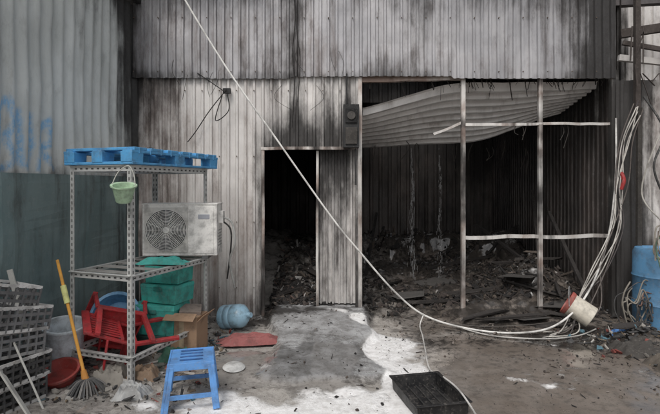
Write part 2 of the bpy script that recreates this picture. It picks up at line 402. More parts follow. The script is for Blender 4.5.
mb.bar((3.5,5.7,3.3),(4.6,5.3,2.95),.05,.05,BW)
mb.bar((3.56,5.5,.0),(3.60,5.55,2.5),.05,.04,(.04,.035,.03))
for i in range(14):
    x=random.uniform(3.5,4.4); z=random.choice([3.45,3.0,2.9])
    mb.bar((x,5.55,z),(x+random.uniform(-.15,.15),5.55,z-random.uniform(.1,.5)),random.uniform(.006,.02),.006,BW)
mb.make('charred_beams',M_char,R)

# ================================================================ GROUND
def axis(a,b,st,far):
    c=list(np.arange(a,b+1e-6,st)); x=b;s=st
    while x<far: s*=1.35; x+=s; c.append(x)
    x=a;s=st
    while x>-far: s*=1.35; x-=s; c.insert(0,x)
    return np.array(c)
xs=axis(-3.0,4.4,.03,300); ys=axis(2.6,10.5,.03,300)
X,Y=np.meshgrid(xs,ys)
n1=fbm(X*1.2,Y*1.2,1,5); n2=fbm(X*6,Y*6,7,4); n3=fbm(X*2.2+9,Y*3.2,21,5)
wx=X+.35*(fbm(X*2,Y*2,31,4)-.5); wy=Y+.35*(fbm(X*2,Y*2,37,4)-.5)
near=sm(12,8,np.hypot(X,Y-5))
rgt=sm(.5,1.3,X)
Z=((n1-.5)*.06+(n2-.5)*.022*(1-.8*rgt))*near
inside=(Y>FY)
def poly(pts):
    d=np.full(X.shape,9.)
    for (ax,ay),(bx,by) in zip(pts[:-1],pts[1:]):
        dx,dy=bx-ax,by-ay; t=np.clip(((wx-ax)*dx+(wy-ay)*dy)/(dx*dx+dy*dy),0,1)
        d=np.minimum(d,np.hypot(wx-ax-t*dx,wy-ay-t*dy))
    return d
rampd=np.maximum.reduce([np.abs(wx+.09)-.52+.09*np.sin(Y*3.),3.80-wy+.5*(X+.05)**2,Y-6.3])
ramp=sm(.05,-.05,rampd)
edge=sm(.10,.0,np.abs(rampd-.02))*(Y<FY)
foam=1.15*sm(.40,.0,poly([(-.7,3.36),(-.1,3.42),(.3,3.46),(.62,3.5)]))+1.2*sm(.2,0,poly([(.36,5.5),(.42,4.8),(.46,4.2),(.52,3.6)]))\
   +1.15*sm(.32,0,poly([(.56,4.85),(.68,4.2),(.64,3.8),(.5,3.5)]))+.95*sm(.22,0,poly([(-.05,5.95),(.15,5.8),(.33,5.3)]))\
   +.6*sm(.35,0,poly([(-1.2,3.35),(-.7,3.35)]))+.6*sm(.14,0,poly([(-.66,4.4),(-.58,3.8)]))+.5*sm(.15,0,poly([(.8,4.9),(.9,4.4)]))+.45*sm(.12,0,poly([(1.2,3.9),(1.7,3.8)]))+.4*sm(.1,0,poly([(1.3,4.8),(2.2,4.75)]))
foam=foam+(n3-.5)*1.3+(n2-.5)*.9-.35*ramp
foam=np.clip(foam,0,1.2)*near
char=.12*sm(.5,1.8,X)+.65*sm(5.3,5.8,Y)*sm(-.9,-.7,X)+.5*G(X,Y,1.9,5.2,1.2,.5)+.5*G(X,Y,2.8,4.9,1.2,.35)+.35*G(X,Y,-1.8,4.4,.9,1.0)+.45*G(X,Y,-1.0,5.6,.6,.3)+.35*G(X,Y,1.2,4.7,.5,.3)+.45*G(X,Y,3.1,4.7,.6,.6)+(n3-.5)*1.1+(n2-.5)*.5
char=char+.42*edge+.12*sm(-.5,-.9,X)
char=np.clip(char,0,1.2)
wet=.42+.50*sm(.3,1.2,X)+.35*sm(5.6,6.2,Y)+.4*G(X,Y,-.1,4.2,.6,.8)+(n1-.5)*1.8
Z=Z+ramp*(.035+.06*sm(3.9,5.8,Y)*1.3)
heap=.55*sm(6.1,7.6,Y)*sm(.35,.1,X)*(Y<10.4)*(X>-2.5)*(.5+1.0*n3)
heap=np.where(inside&(X<.36),heap,0); Z=Z+heap
ih=(.06+.25*sm(7.5,10,Y))*sm(.35,.7,n3)*1.2+.50*G(X,Y,3.0,7.0,.5,.6)*(.5+n3)+.45*G(X,Y,3.0,8.6,.7,.7)*(.5+n3)+.45*G(X,Y,.8,9.4,.8,.6)*(.5+n3)+.25*G(X,Y,2.2,9.4,.9,.5)+.14*G(X,Y,2.2,6.0,.7,.22)*(.4+n3*1.2)
Z=Z+np.where((Y>5.5)&(X>.42)&(X<3.5),ih+.10*(n2-.4)*sm(5.9,6.6,Y),0)
Z=Z+.16*G(X,Y,3.2,4.75,.25,.3)*(.4+n3*1.3)
co=np.stack([X,Y,Z],-1).reshape(-1,3)
w=len(xs);h=len(ys); ii,jj=np.meshgrid(np.arange(w-1),np.arange(h-1)); b=(jj*w+ii).ravel()
F=np.stack([b,b+1,b+w+1,b+w],-1)
me=bpy.data.meshes.new('ground');me.from_pydata(co.tolist(),[],F.tolist());me.update()
me.polygons.foreach_set('use_smooth',[True]*len(me.polygons))
brn=sm(.4,1.4,X+.6*(n1-.5))
for nm,q in(('foam',foam),('char',char),('wet',np.clip(wet,0,1.1)),('ramp',ramp),('mud',brn)):
    at=me.attributes.new(nm,'FLOAT','POINT'); at.data.foreach_set('value',q.ravel().astype(np.float32))
m=N('wet_dirty_ground')
a=m.noise(2.5,(1,1,1),8,.65); b2=m.noise(14,(1,1,1),6,.7); c2=m.noise(70,(1,1,1),4,.7); d2=m.noise(5,(1,1,1),8,.7)
base=m.mix(m.ramp(a,.35,.65),(.34,.315,.285),(.50,.47,.435))
mud=m.mix(m.ramp(a,.35,.65),(.26,.215,.18),(.38,.33,.29))
base=m.mix(m.attr('mud'),base,mud)
base=m.mix(m.ramp(b2,.45,.68,0,.65),base,(.17,.15,.13))
base=m.mix(m.ramp(d2,.5,.68,0,.5),base,(.13,.115,.10))
rc=m.mix(m.ramp(d2,.36,.62),(.42,.42,.42),(.24,.235,.23)); rc=m.mix(m.ramp(b2,.48,.68,0,.6),rc,(.13,.12,.11))
base=m.mix(m.attr('ramp'),base,rc)
cf=m.math('ADD',m.attr('char'),m.math('MULTIPLY',m.math('SUBTRACT',b2,.5),1.4))
base=m.mix(m.ramp(cf,.35,.9,0,.92),base,(.03,.026,.023))
base=m.mix(m.ramp(c2,.56,.70,0,.5),base,(.035,.03,.028))
ff=m.math('ADD',m.attr('foam'),m.math('MULTIPLY',m.math('SUBTRACT',d2,.5),1.1))
ff=m.math('ADD',ff,m.math('MULTIPLY',m.math('SUBTRACT',b2,.5),.9))
ff=m.ramp(ff,.40,.85,0,.97)
base=m.mix(ff,base,m.mix(m.ramp(b2,.35,.7),(.90,.89,.88),(.66,.64,.62)))
wf=m.ramp(m.math('ADD',m.attr('wet'),m.math('MULTIPLY',m.math('SUBTRACT',a,.5),1.6)),.48,.70,0,1)
wfd=m.math('MULTIPLY',wf,m.math('SUBTRACT',1.0,ff))
base=m.mix(m.math('MULTIPLY',wfd,.40),base,(.03,.028,.026))
ro=m.math('MULTIPLY_ADD',wfd,-.72,.74,clamp=True)
ro=m.math('ADD',ro,m.math('MULTIPLY',m.math('SUBTRACT',b2,.5),.2))
ro=m.math('MAXIMUM',ro,.04)
hgt=m.math('ADD',m.math('MULTIPLY',b2,.6),m.math('MULTIPLY',c2,.35))
hgt=m.math('MULTIPLY',hgt,m.math('MULTIPLY_ADD',wf,-.95,1.0))
hgt=m.math('ADD',hgt,m.math('MULTIPLY',ff,.25))
m.bump(hgt,.85,.025)
me.materials.append(m.out(base,ro,0))
gr=bpy.data.objects.new('ground',me);COL.objects.link(gr)
def gz(x,y):
    i=np.searchsorted(xs,x);j=np.searchsorted(ys,y); return float(Z[min(j,h-1),min(i,w-1)])

# ================================================================ DEBRIS
PAL=[(.02,.018,.017)]*9+[(.045,.035,.03)]*5+[(.10,.08,.065)]*2
def debris(name,spots,pal=PAL,mat=None,tilt=.35):
    mb=MB()
    for (x,y,s) in spots:
        if random.random()<.45: sz=(s*random.uniform(1.2,3.5),s*random.uniform(.2,.5),s*random.uniform(.15,.4))
        else: sz=(s*random.uniform(.6,1.3),s*random.uniform(.5,1.2),s*random.uniform(.1,.7))
        rot=(random.gauss(0,tilt),random.gauss(0,tilt),random.uniform(0,6.28))
        mb.shard((x,y,gz(x,y)+sz[2]*.35+.002),sz,random.choice(pal),rot)
    return mb.make(name,mat or M_char)
sp=[]
for i in range(4200):
    x=random.uniform(.45,3.45);y=random.uniform(5.7,10.2); 
    if vn(x*1.6,y*1.6,4)>.3: sp.append((x,y,random.uniform(.012,.06)*(2 if random.random()<.15 else 1)))
debris('charred_debris',sp,PAL*3+[(.30,.28,.26)]*1,tilt=.6)
sp=[(random.uniform(-.78,.1),5.9+abs(random.gauss(0,.9)),random.uniform(.015,.08)) for i in range(1000)]
debris('doorway_rubble',sp,PAL+[(.38,.36,.34)]*1+[(.12,.08,.065)]*1,tilt=.6)
sp=[]
for i in range(14000):
    x=random.uniform(-2.3,4.2);y=random.uniform(2.9,5.8)
    dn=.12+.8*float(G(x,y,2.2,5.2,1.4,.45))+.7*float(G(x,y,3.0,4.8,.9,.9))+.7*float(G(x,y,-1.8,4.6,.7,1.1))+.4*float(G(x,y,-1.1,5.5,.5,.3))+.3*float(G(x,y,1.3,4.9,.5,.3))
    if random.random()<dn*vn(x*3,y*3,9)*1.5: sp.append((x,y,random.choice([.004,.005,.006,.008,.01,.01,.013,.018,.026])*random.uniform(.7,1.2)))
debris('scattered_debris',sp,[(.02,.018,.017)]*7+[(.045,.035,.03)]*5+[(.10,.08,.065)]*4+[(.2,.17,.15)]*2)
sp=[(random.uniform(-2.3,-1.0),random.uniform(3.5,5.2),random.uniform(.02,.06)) for i in range(300)]+[(random.gauss(3.2,.3),random.gauss(4.85,.35),random.uniform(.02,.07)) for i in range(260)]
debris('household_litter',sp,[(.3,.28,.25),(.12,.1,.08),(.4,.38,.35)]+[(.05,.05,.05)]*4+[(.2,.05,.04),(.08,.16,.2),(.2,.15,.1)],M_matte,.5)
mb=MB()
for (x,y,l,rz,t) in [(2.15,5.5,.9,.2,.05),(2.5,5.35,.6,-.3,.04),(1.8,5.6,.7,.5,.05),(2.9,5.6,.8,-.15,.06),(3.2,5.3,.5,.9,.04),(1.4,6.3,.8,.3,.05),(2.0,6.8,1.2,-.2,.06),(2.8,7.2,1.1,.5,.06),(1.0,7.5,.9,1.1,.05),(2.3,8.2,1.4,.1,.07),(3.0,6.3,.9,1.2,.05),(-.5,6.5,.6,.8,.04),(-.3,6.9,.7,2.2,.05),(3.1,4.9,.6,.4,.04),(3.0,6.9,1.0,.2,.05),(2.7,6.4,.8,-.7,.04),(3.1,8.4,1.2,.9,.06),(.9,9.1,1.2,.4,.06)]:
    mb.shard((x,y,gz(x,y)+.035),(l,random.uniform(.05,.12),t*.7),(.035,.03,.027),(random.uniform(-.3,.3),random.uniform(-.18,.18),rz))
for (x,y,sx,sy,rz) in [(2.35,5.55,.5,.3,.3),(2.75,5.9,.45,.35,-.4),(1.1,6.4,.5,.3,.2),(1.7,7.4,.7,.5,.5),(2.6,6.6,.6,.4,1)]:
    mb.shard((x,y,gz(x,y)+.04),(sx,sy,.012),(.07,.065,.06),(random.uniform(-.25,.25),random.uniform(-.2,.2),rz))
mb.make('burnt_planks',M_char)
mb=MB()
for a_,b_ in [((2.9,6.5,.1),(3.4,8.0,1.5)),((3.3,6.6,.1),(2.6,8.5,.9)),((.6,8.0,.1),(1.0,10.2,1.0)),((3.4,6.2,.05),(3.3,7.2,1.2))]:
    mb.bar(a_,b_,.05,.035,(.03,.026,.024))
mb.make('fallen_roof_beams',M_char)

# water falling
m=N('water_drops'); m.b.inputs['Base Color'].default_value=(.45,.45,.45,1); m.b.inputs['Roughness'].default_value=.3
for nm,x0,y0,zt,nn in(('falling_water',1.32,7.65,2.2,200),('falling_water.001',1.76,7.65,2.2,120)):
    mb=MB()
    for i in range(nn):
        t=random.random()**.9; z=zt-t*(zt-.12); sp_=.005+.03*t
        x=x0+random.gauss(0,sp_)+.012*math.sin(z*5); y=y0+random.gauss(0,sp_); l=random.uniform(.02,.10)
        mb.cyl((x,y,z),(x+random.gauss(0,.003),y,z-l),.0018,.0010,(.8,.8,.8),5)
    mb.make(nm,m.m)

# ================================================================ RACK
A=Vector((-1.585,3.8,0));Bk=Vector((-2.19,4.02,0));Rr=Vector((-1.235,4.79,0));Bb=Vector((-1.84,5.01,0))
ux=(A-Bk).normalized(); uy=(Rr-A).normalized()
RM=Matrix((( ux.x,uy.x,0,0),(ux.y,uy.y,0,0),(0,0,1,0),(0,0,0,1)))
mb=MB(); SC=(.58,.58,.56)
def RM_at(p,dx,dy):
    M=RM.copy(); M.translation=p+ux*dx+uy*dy; return M
for p,sx,sy in((A,-1,1),(Bk,1,1),(Rr,-1,-1),(Bb,1,-1)):
    M=RM_at(p,0,0)
    mb.box((sx*.02,0,.88),(.04,.003,1.76),SC,M)
    mb.box((0,sy*.0215,.88),(.003,.04,1.76),SC,M)
    for k in range(34):
        z=.05+k*.05
        mb.box((sx*.02,0,z),(.010,.005,.026),(.07,.07,.07),M)
        mb.box((0,sy*.02,z),(.005,.010,.026),(.07,.07,.07),M)
def rail(p,q,z,off=0):
    d=(q-p).normalized()
    mb.bar(p+Vector((0,0,z)),q+Vector((0,0,z)),.004,.045,SC)
    mb.bar(p+Vector((0,0,z+.024)),q+Vector((0,0,z+.024)),.04,.003,SC)
    Lh=(q-p).length
    for k in range(int(Lh/.06)):
        c=p+d*(.04+k*.06)+Vector((0,0,z)); mb.bar(c-d*.012,c+d*.012,.007,.012,(.07,.07,.07))
for z in(1.735,.85,.2):
    for p,q in((A,Bk),(A,Rr),(Rr,Bb),(Bk,Bb)): rail(p,q,z)
for k in range(5):
    t=(k+.5)/5; mb.bar(A.lerp(Rr,t)+Vector((0,0,.872)),Bk.lerp(Bb,t)+Vector((0,0,.872)),.09,.006,(.35,.34,.32))
mb.make('slotted_angle_rack',M_steel)

# blue pallet
def pallet(name,M,lx,ly,col,hh=.14,mat=None):
    mb=MB()
    nx=6
    for i in range(nx):
        x=-lx/2+(i+.5)*lx/nx; mb.box((x,0,hh-.012),(lx/nx*.72,ly,.024),col)
    for y in(-ly/2+.05,0,ly/2-.05): mb.box((0,y,hh-.035),(lx-.006,.1,.022),col)
    for x in(-lx/2+.07,0,lx/2-.07):
        for y in(-ly/2+.06,0,ly/2-.06): mb.box((x,y,hh*.45),(.13,.11,hh*.62),col,taper=1.04)
        mb.box((x,0,.012),(.12,ly-.004,.024),col)
    for y in(-ly/2+.05,ly/2-.05): mb.box((0,y,.010),(lx-.01,.09,.018),col)
    for i in range(9):
        x=-lx/2+.02+(i+.5)*(lx-.04)/9
        for sy in(-1,1): mb.box((x,sy*(ly/2-.001),hh-.03),(.012,.012,.05),tuple(c*.8 for c in col))
    ob=mb.make(name,mat or M_plast,bevel=.004); ob.matrix_world=M; return ob
BL=(.10,.36,.66)
cen=(A+Rr+Bk+Bb)/4
M=RM_at(cen+Vector((.0,.0,1.765)),0.0,.05)
pallet('blue_plastic_pallet',M@Matrix.Rotation(math.radians(90),4,'Z'),1.22,.72,BL,.14)
mb=MB()
mb.box((-1.95,4.5,1.922),(.5,.04,.03),(.3,.26,.2),rot=(0,0,.2)); mb.box((-1.7,4.2,1.918),(.3,.06,.02),(.15,.12,.1),rot=(0,0,-.3))
mb.make('wood_offcuts',M_matte)

# hanging green bucket
mb=MB(); GC=(.45,.62,.42)
M0=Matrix.Translation((-1.60,3.70,1.47))@Euler((.25,.1,0)).to_matrix().to_4x4()
mb.lathe([(.0,0),(.055,0),(.06,.01),(.085,.12),(.098,.125),(.098,.135),(.08,.13),(.052,.012)],GC,M0,20)
mb.tube([tuple(M0@Vector((-.09,0,.13))),tuple(M0@Vector((-.06,.04,.22))),tuple(M0@Vector((0,.08,.27))),tuple(M0@Vector((.06,.04,.22))),tuple(M0@Vector((.09,0,.13)))],.004,(.5,.5,.45))
mb.make('green_plastic_bucket',M_plast,smooth=True)

# AC unit
mb=MB(); WC=(.80,.78,.74); w_,h_,d_=.72,.50,.27
mb.box((0,0,h_/2+.03),(w_,d_,h_),WC)
fx=-.13
mb.box((fx,-d_/2-.004,h_/2+.03),(.42,.008,.44),(.62,.60,.56))
mb.cyl((fx,-d_/2-.007,h_/2+.03),(fx,-d_/2-.0095,h_/2+.03),.2,.2,(.05,.05,.05),40)
for r in np.linspace(.03,.2,13):
    pts=[(fx+r*math.cos(t),-d_/2-.016,h_/2+.03+r*math.sin(t)) for t in np.linspace(0,2*math.pi,17)]
    mb.tube(pts,.0035,WC,5)
for k in range(16):
    t=2*math.pi*k/16; mb.bar((fx+.03*math.cos(t),-d_/2-.018,h_/2+.03+.03*math.sin(t)),(fx+.205*math.cos(t),-d_/2-.018,h_/2+.03+.205*math.sin(t)),.005,.004,WC)
mb.cyl((fx,-d_/2-.014,h_/2+.03),(fx,-d_/2-.024,h_/2+.03),.035,.03,WC,20)
for k in range(3):
    t=k*2.09+.4
    mb.box((fx+.1*math.cos(t),-d_/2-.011,h_/2+.03+.1*math.sin(t)),(.13,.002,.07),(.12,.12,.12),rot=(0,-t,0))
mb.box((.235,-d_/2-.003,h_/2+.03),(.19,.006,.46),WC)
mb.box((.235,-d_/2-.008,h_/2+.16),(.11,.004,.045),(.35,.36,.4))
for k in range(6): mb.box((w_/2+.002,0.0,.12+k*.03),(.006,.16,.008),(.3,.3,.29))
mb.box((w_/2+.02,.02,.40),(.04,.1,.12),WC)
mb.box((0,0,h_+.033),(w_+.012,d_+.012,.012),WC)
for x in(-.25,.25): mb.box((x,0,.015),(.06,d_+.04,.03),(.1,.1,.1))
ob=mb.make('air_conditioner_outdoor_unit',M_plast,bevel=.006); ob.matrix_world=Matrix.Translation((-1.475,4.80,.88))@Matrix.Rotation(math.radians(2),4,'Z')
mb=MB()
mb.tube([(-1.10,4.82,1.28),(-1.0,4.85,1.22),(-.98,4.9,1.0),(-1.05,5.0,.8),(-1.02,5.1,.5)],.011,(.45,.45,.43))
mb.tube([(-1.10,4.84,1.24),(-1.02,4.88,1.15),(-1.03,4.95,.95),(-1.1,5.1,.6)],.009,(.04,.04,.04))
mb.make('refrigerant_pipe',M_cable,smooth=True)

# teal boxes
TC=(.05,.36,.31)
def tbox(name,c,sx,sy,sz,rz,col=TC):
    mb=MB()
    mb.box((0,0,sz*.42),(sx*.94,sy*.94,sz*.84),col,taper=1.04)
    mb.box((0,0,sz*.90),(sx,sy,sz*.18),tuple(min(1,k*1.15) for k in col),taper=.97)
    mb.box((0,-sy/2*1.0,sz*.78),(.09,.02,.04),tuple(k*.6 for k in col))
    for x in(-.3,.3): mb.box((x*sx,-sy/2*.975,sz*.35),(.015,.012,sz*.6),tuple(k*.8 for k in col))
    ob=mb.make(name,M_plast,bevel=.012); ob.matrix_world=Matrix.Translation(c)@Matrix.Rotation(rz,4,'Z')
tbox('teal_storage_box',(-1.68,4.70,.0),.46,.32,.17,-.3,(.05,.12,.11))
tbox('teal_storage_box.001',(-1.66,4.68,.17),.46,.32,.29,-.2)
tbox('teal_storage_box.002',(-1.60,4.70,.465),.42,.30,.18,-.35)
tbox('teal_storage_box.003',(-1.59,4.72,.65),.38,.28,.17,-.25,(.06,.42,.36))
mb=MB(); CB=(.34,.22,.14)
mb.box((0,0,.17),(.30,.26,.34),CB)
mb.box((0,-.17,.355),(.30,.10,.006),CB,rot=(.5,0,0)); mb.box((.18,0,.33),(.006,.26,.11),CB,rot=(0,.8,0))
mb.box((0,-.131,.17),(.05,.003,.33),(.42,.33,.22)); mb.box((.02,.02,.37),(.2,.18,.06),(.25,.2,.17),rot=(.2,.1,.4))
ob=mb.make('cardboard_box',M_matte,bevel=.003); ob.matrix_world=Matrix.Translation((-1.38,4.62,0.01))@Matrix.Rotation(-.15,4,'Z')

# water jug
m=N('jug_plastic')
jn=m.noise(12,(1,1,1),6,.7)
mb=MB()
pr=[(0,0),(.11,0),(.13,.02),(.13,.07),(.122,.08),(.13,.09),(.13,.15),(.122,.16),(.13,.17),(.13,.24),(.12,.28),(.07,.33),(.03,.345),(.028,.39),(.0,.39)]
mb.lathe(pr,(.3,.5,.65),Matrix.Translation((-1.03,5.28,.15))@Euler((math.radians(80),0,math.radians(65))).to_matrix().to_4x4()@Matrix.Translation((0,0,-.2)),28)
mb.make('water_jug',m.out(m.mix(m.ramp(jn,.45,.7,0,.6),(.32,.50,.62),(.12,.14,.15)),.3),smooth=True)

# plastic chairs
def chair(name,M,col):
    mb=MB()
    mb.grid(6,6,lambda a,b:((a-.5)*.42,(b-.5)*.42,.42-.02*math.sin(a*math.pi)*math.sin(b*math.pi)),col)
    mb.box((0,-.215,.405),(.44,.02,.05),col); mb.box((0,.215,.405),(.42,.02,.05),col)
    mb.box((-.215,0,.405),(.02,.42,.05),col); mb.box((.215,0,.405),(.02,.42,.05),col)
    for sx in(-1,1):
        mb.bar((sx*.2,-.2,.42),(sx*.24,-.25,0),.045,.035,col)
        mb.bar((sx*.2,.2,.42),(sx*.23,.29,0),.045,.035,col)
        mb.bar((sx*.2,.2,.42),(sx*.21,.32,.84),.045,.025,col)
        mb.bar((sx*.24,-.2,.63),(sx*.22,.26,.66),.045,.02,col)
        mb.bar((sx*.22,-.2,.42),(sx*.24,-.18,.63),.035,.03,col)
    mb.box((0,.325,.84),(.46,.03,.07),col); mb.box((0,.245,.52),(.40,.02,.03),col)
    for k in range(7):
        x=-.15+k*.05; mb.bar((x,.24,.5),(x,.318,.82),.028,.012,col)
    ob=mb.make(name,M_plast,bevel=.008); ob.matrix_world=M
RC=(.48,.04,.045)
chair('red_plastic_chair',Matrix.Translation((-1.98,4.33,.26))@Euler((math.radians(-62),math.radians(18),math.radians(35))).to_matrix().to_4x4()@Matrix.Scale(.95,4)@Matrix.Translation((0,-.05,-.4)),RC)
chair('red_plastic_chair.001',Matrix.Translation((-1.78,4.20,.20))@Euler((math.radians(80),math.radians(12),math.radians(-60))).to_matrix().to_4x4()@Matrix.Scale(.88,4)@Matrix.Translation((0,-.1,-.42)),(.42,.03,.035))

# blue stool
mb=MB(); SB=(.12,.31,.66)
mb.grid(8,8,lambda a,b:((a-.5)*.28,(b-.5)*.28,.30+.006*math.cos((a-.5)*3)*math.cos((b-.5)*3)),SB)
for s in(-1,1):
    mb.box((0,s*.142,.28),(.30,.012,.05),SB); mb.box((s*.142,0,.28),(.012,.272,.05),SB)
    mb.box((0,s*.165,.09),(.31,.012,.03),SB); mb.box((s*.165,0,.09),(.012,.31,.03),SB)
    for t in(-1,1):
        mb.bar((s*.13,t*.142,.28),(s*.165,t*.178,0),.045,.014,SB)
        mb.bar((s*.142,t*.13,.28),(s*.178,t*.165,0),.014,.045,SB)
for k in range(4): mb.box((0,-.09+k*.06,.309),(.15,.014,.004),(.03,.12,.34))
ob=mb.make('blue_plastic_stool',M_plast,bevel=.004); ob.matrix_world=Matrix.Translation((-1.03,3.55,.005))@Euler((0,0,math.radians(14))).to_matrix().to_4x4()@Matrix.Scale(1.08,4)

# tubs
def tub(name,M,r,hh,col,inner=None,smooth=True):
    mb=MB(); mb.lathe([(0,0),(r*.75,0),(r*.78,.015),(r*.95,hh-.02),(r*1.06,hh-.015),(r*1.06,hh),(r*.93,hh),(r*.74,.02),(0,.02)],col,M,32)
    return mb.make(name,M_plast,smooth=True)
tub('white_plastic_tub',Matrix.Translation((-2.30,4.12,.06))@Euler((.15,.1,0)).to_matrix().to_4x4(),.17,.36,(.70,.76,.80))
tub('blue_plastic_basin',Matrix.Translation((-2.05,4.62,.30))@Euler((math.radians(60),math.radians(10),0)).to_matrix().to_4x4(),.22,.14,(.14,.34,.56))
tub('red_plastic_basin',Matrix.Translation((-2.18,3.86,.02))@Euler((math.radians(20),0,0)).to_matrix().to_4x4(),.15,.10,(.35,.06,.05))
def crumple(name,c,sx,sy,hz,col,seed,mat=M_matte,rz=0):
    mb=MB()
    def f(a,b):
        e=min(a,1-a,b,1-b)*4; e=min(1,e); e=e*e*(3-2*e)
        x=(a-.5)*sx*(1+.5*(float(fbm(b*4,a*2,seed))-.5)); y=(b-.5)*sy*(1+.5*(float(fbm(a*4,b,seed+3))-.5))
        r1=1-abs(float(fbm(a*3.2,b*3.2,seed+1,3))-.5)*4; r2=1-abs(float(fbm(a*6+5,b*6,seed+2,2))-.5)*4
        z=hz*e*(.35+.5*max(0,r1)+.18*max(0,r2))+.004
        X=x*math.cos(rz)-y*math.sin(rz);Yy=x*math.sin(rz)+y*math.cos(rz)
        return (c[0]+X,c[1]+Yy,c[2]+z)
    mb.grid(36,36,f,col); return mb.make(name,mat,smooth=True)
crumple('red_plastic_sheet',(-.80,4.80,.02),.66,.24,.08,(.27,.09,.085),3,rz=.15)
crumple('crumpled_plastic_bag',(-1.50,3.60,.0),.26,.2,.11,(.38,.38,.37),8,M_plast)
crumple('crumpled_rag',(-1.30,4.2,.0),.3,.22,.09,(.24,.1,.08),12)
crumple('crumpled_rag.001',(-1.78,3.88,.0),.3,.25,.14,(.25,.23,.2),15)
crumple('crumpled_rag.002',(-1.55,3.95,.0),.28,.22,.10,(.22,.15,.10),16)
crumple('blue_cloth',(3.08,5.0,.02),.24,.16,.10,(.08,.2,.46),18)
crumple('teal_cloth',(-1.52,4.35,.885),.45,.2,.06,(.05,.30,.26),19)
crumple('green_rag',(-1.42,4.35,.0),.3,.2,.12,(.06,.16,.11),22)
crumple('charred_tarp',(3.0,4.55,.0),.6,.4,.13,(.05,.045,.04),25)
crumple('charred_tarp.001',(3.05,4.15,.0),.5,.35,.11,(.09,.075,.06),29)
mb=MB(); mb.lathe([(0,.02),(.03,.02),(.08,.012),(.095,.0),(.097,.004),(.08,.018),(.03,.028),(0,.028)],(.6,.6,.58),Matrix.Translation((-.83,4.12,.025))@Euler((.1,.05,0)).to_matrix().to_4x4(),24)
mb.make('white_plastic_lid',M_plast,smooth=True)
# mop
mb=MB()
mb.cyl((-1.90,3.70,.10),(-2.22,3.88,.99),.013,.012,(.65,.32,.06),10)
mb.cyl((-2.10,3.812,.655),(-2.15,3.84,.79),.022,.022,(.62,.62,.25),10)
mb.cyl((-1.875,3.685,.03),(-1.92,3.71,.16),.035,.02,(.5,.22,.05),10)
for k in range(90):
    t=random.uniform(0,6.28);r=random.uniform(.07,.17)
    mb.tube([(-1.89,3.69,.1),(-1.88+r*.5*math.cos(t),3.68+r*.5*math.sin(t),.085),(-1.87+r*math.cos(t),3.66+r*math.sin(t),.012)],.006,random.choice([(.1,.1,.1),(.2,.19,.18),(.05,.05,.05)]),4)
mb.make('mop',M_matte)
# stacked crates left
def crate(name,M,col,edge):
    mb=MB(); lx,ly,hz=.52,.36,.16
    for z in(.0,.055,.11,hz): 
        c=edge if z in(hz,.0) else col
        for s in(-1,1):
            mb.box((0,s*ly/2,z+.006),(lx,.012,.022),c); mb.box((s*lx/2,0,z+.006),(.012,ly-.013,.022),c)
    for k in range(9):
        x=-lx/2+.006+k*(lx-.012)/8
        for s in(-1,1): mb.box((x,s*(ly/2),hz/2),(.012,.016,hz),col)
    for k in range(7):
        y=-ly/2+.006+k*(ly-.012)/6
        for s in(-1,1): mb.box((s*lx/2,y,hz/2),(.016,.012,hz),col)
    for k in range(8): mb.box((-lx/2+(k+.5)*lx/8,0,-.002),(.02,ly,.006),col)
    for k in range(6): mb.box((0,-ly/2+(k+.5)*ly/6,-.006),(lx,.02,.006),col)
    ob=mb.make(name,M_plast); ob.matrix_world=M
for k,(dx,dy,z,rx,ry,rz,e) in enumerate([(0,0,.01,0,0,1.2,.5),(.02,.02,.19,.03,.05,1.3,.7),(-.02,0,.38,-.04,.12,1.15,.3),(.01,.03,.56,.05,.2,1.35,.75),(-.05,-.03,.74,.05,.25,1.2,.7)]):
    g=random.choice([.07,.13,.20])
    crate('plastic_crate' if k==0 else 'plastic_crate.%03d'%k,Matrix.Translation((-2.40+dx,3.42+dy,z))@Euler((rx,ry,rz)).to_matrix().to_4x4(),(g,g,g*1.02),(e,e*.98,e*.95))
mb=MB()
for (x0,y0,z0,x1,y1,z1) in [(-2.08,3.30,.0,-2.36,3.22,.55),(-2.18,3.62,.0,-2.46,3.66,.95),(-2.06,3.42,.0,-2.2,3.32,.5)]:
    mb.bar((x0,y0,z0),(x1,y1,z1),.04,.012,(.55,.54,.5))
mb.make('white_wood_slats',M_matte)

# black tray
mb=MB(); TB=(.012,.012,.013); lx,ly=.36,.50
mb.box((0,0,.008),(lx,ly,.016),TB)
for s in(-1,1):
    mb.box((s*lx/2,0,.05),(.012,ly+.012,.10),TB,rot=(0,s*.12,0)); mb.box((0,s*ly/2,.05),(lx,.012,.10),TB,rot=(-s*.12,0,0))
    mb.box((s*(lx/2+.012),0,.10),(.03,ly+.05,.01),TB); mb.box((0,s*(ly/2+.012),.099),(lx+.004,.03,.008),TB)
for k in range(5): mb.box((-.13+k*.065,0,.02),(.012,ly-.02,.012),(.03,.03,.03))
ob=mb.make('black_plastic_tray',M_plast,bevel=.003); ob.matrix_world=Matrix.Translation((.72,3.50,.01))@Matrix.Rotation(math.radians(12),4,'Z')

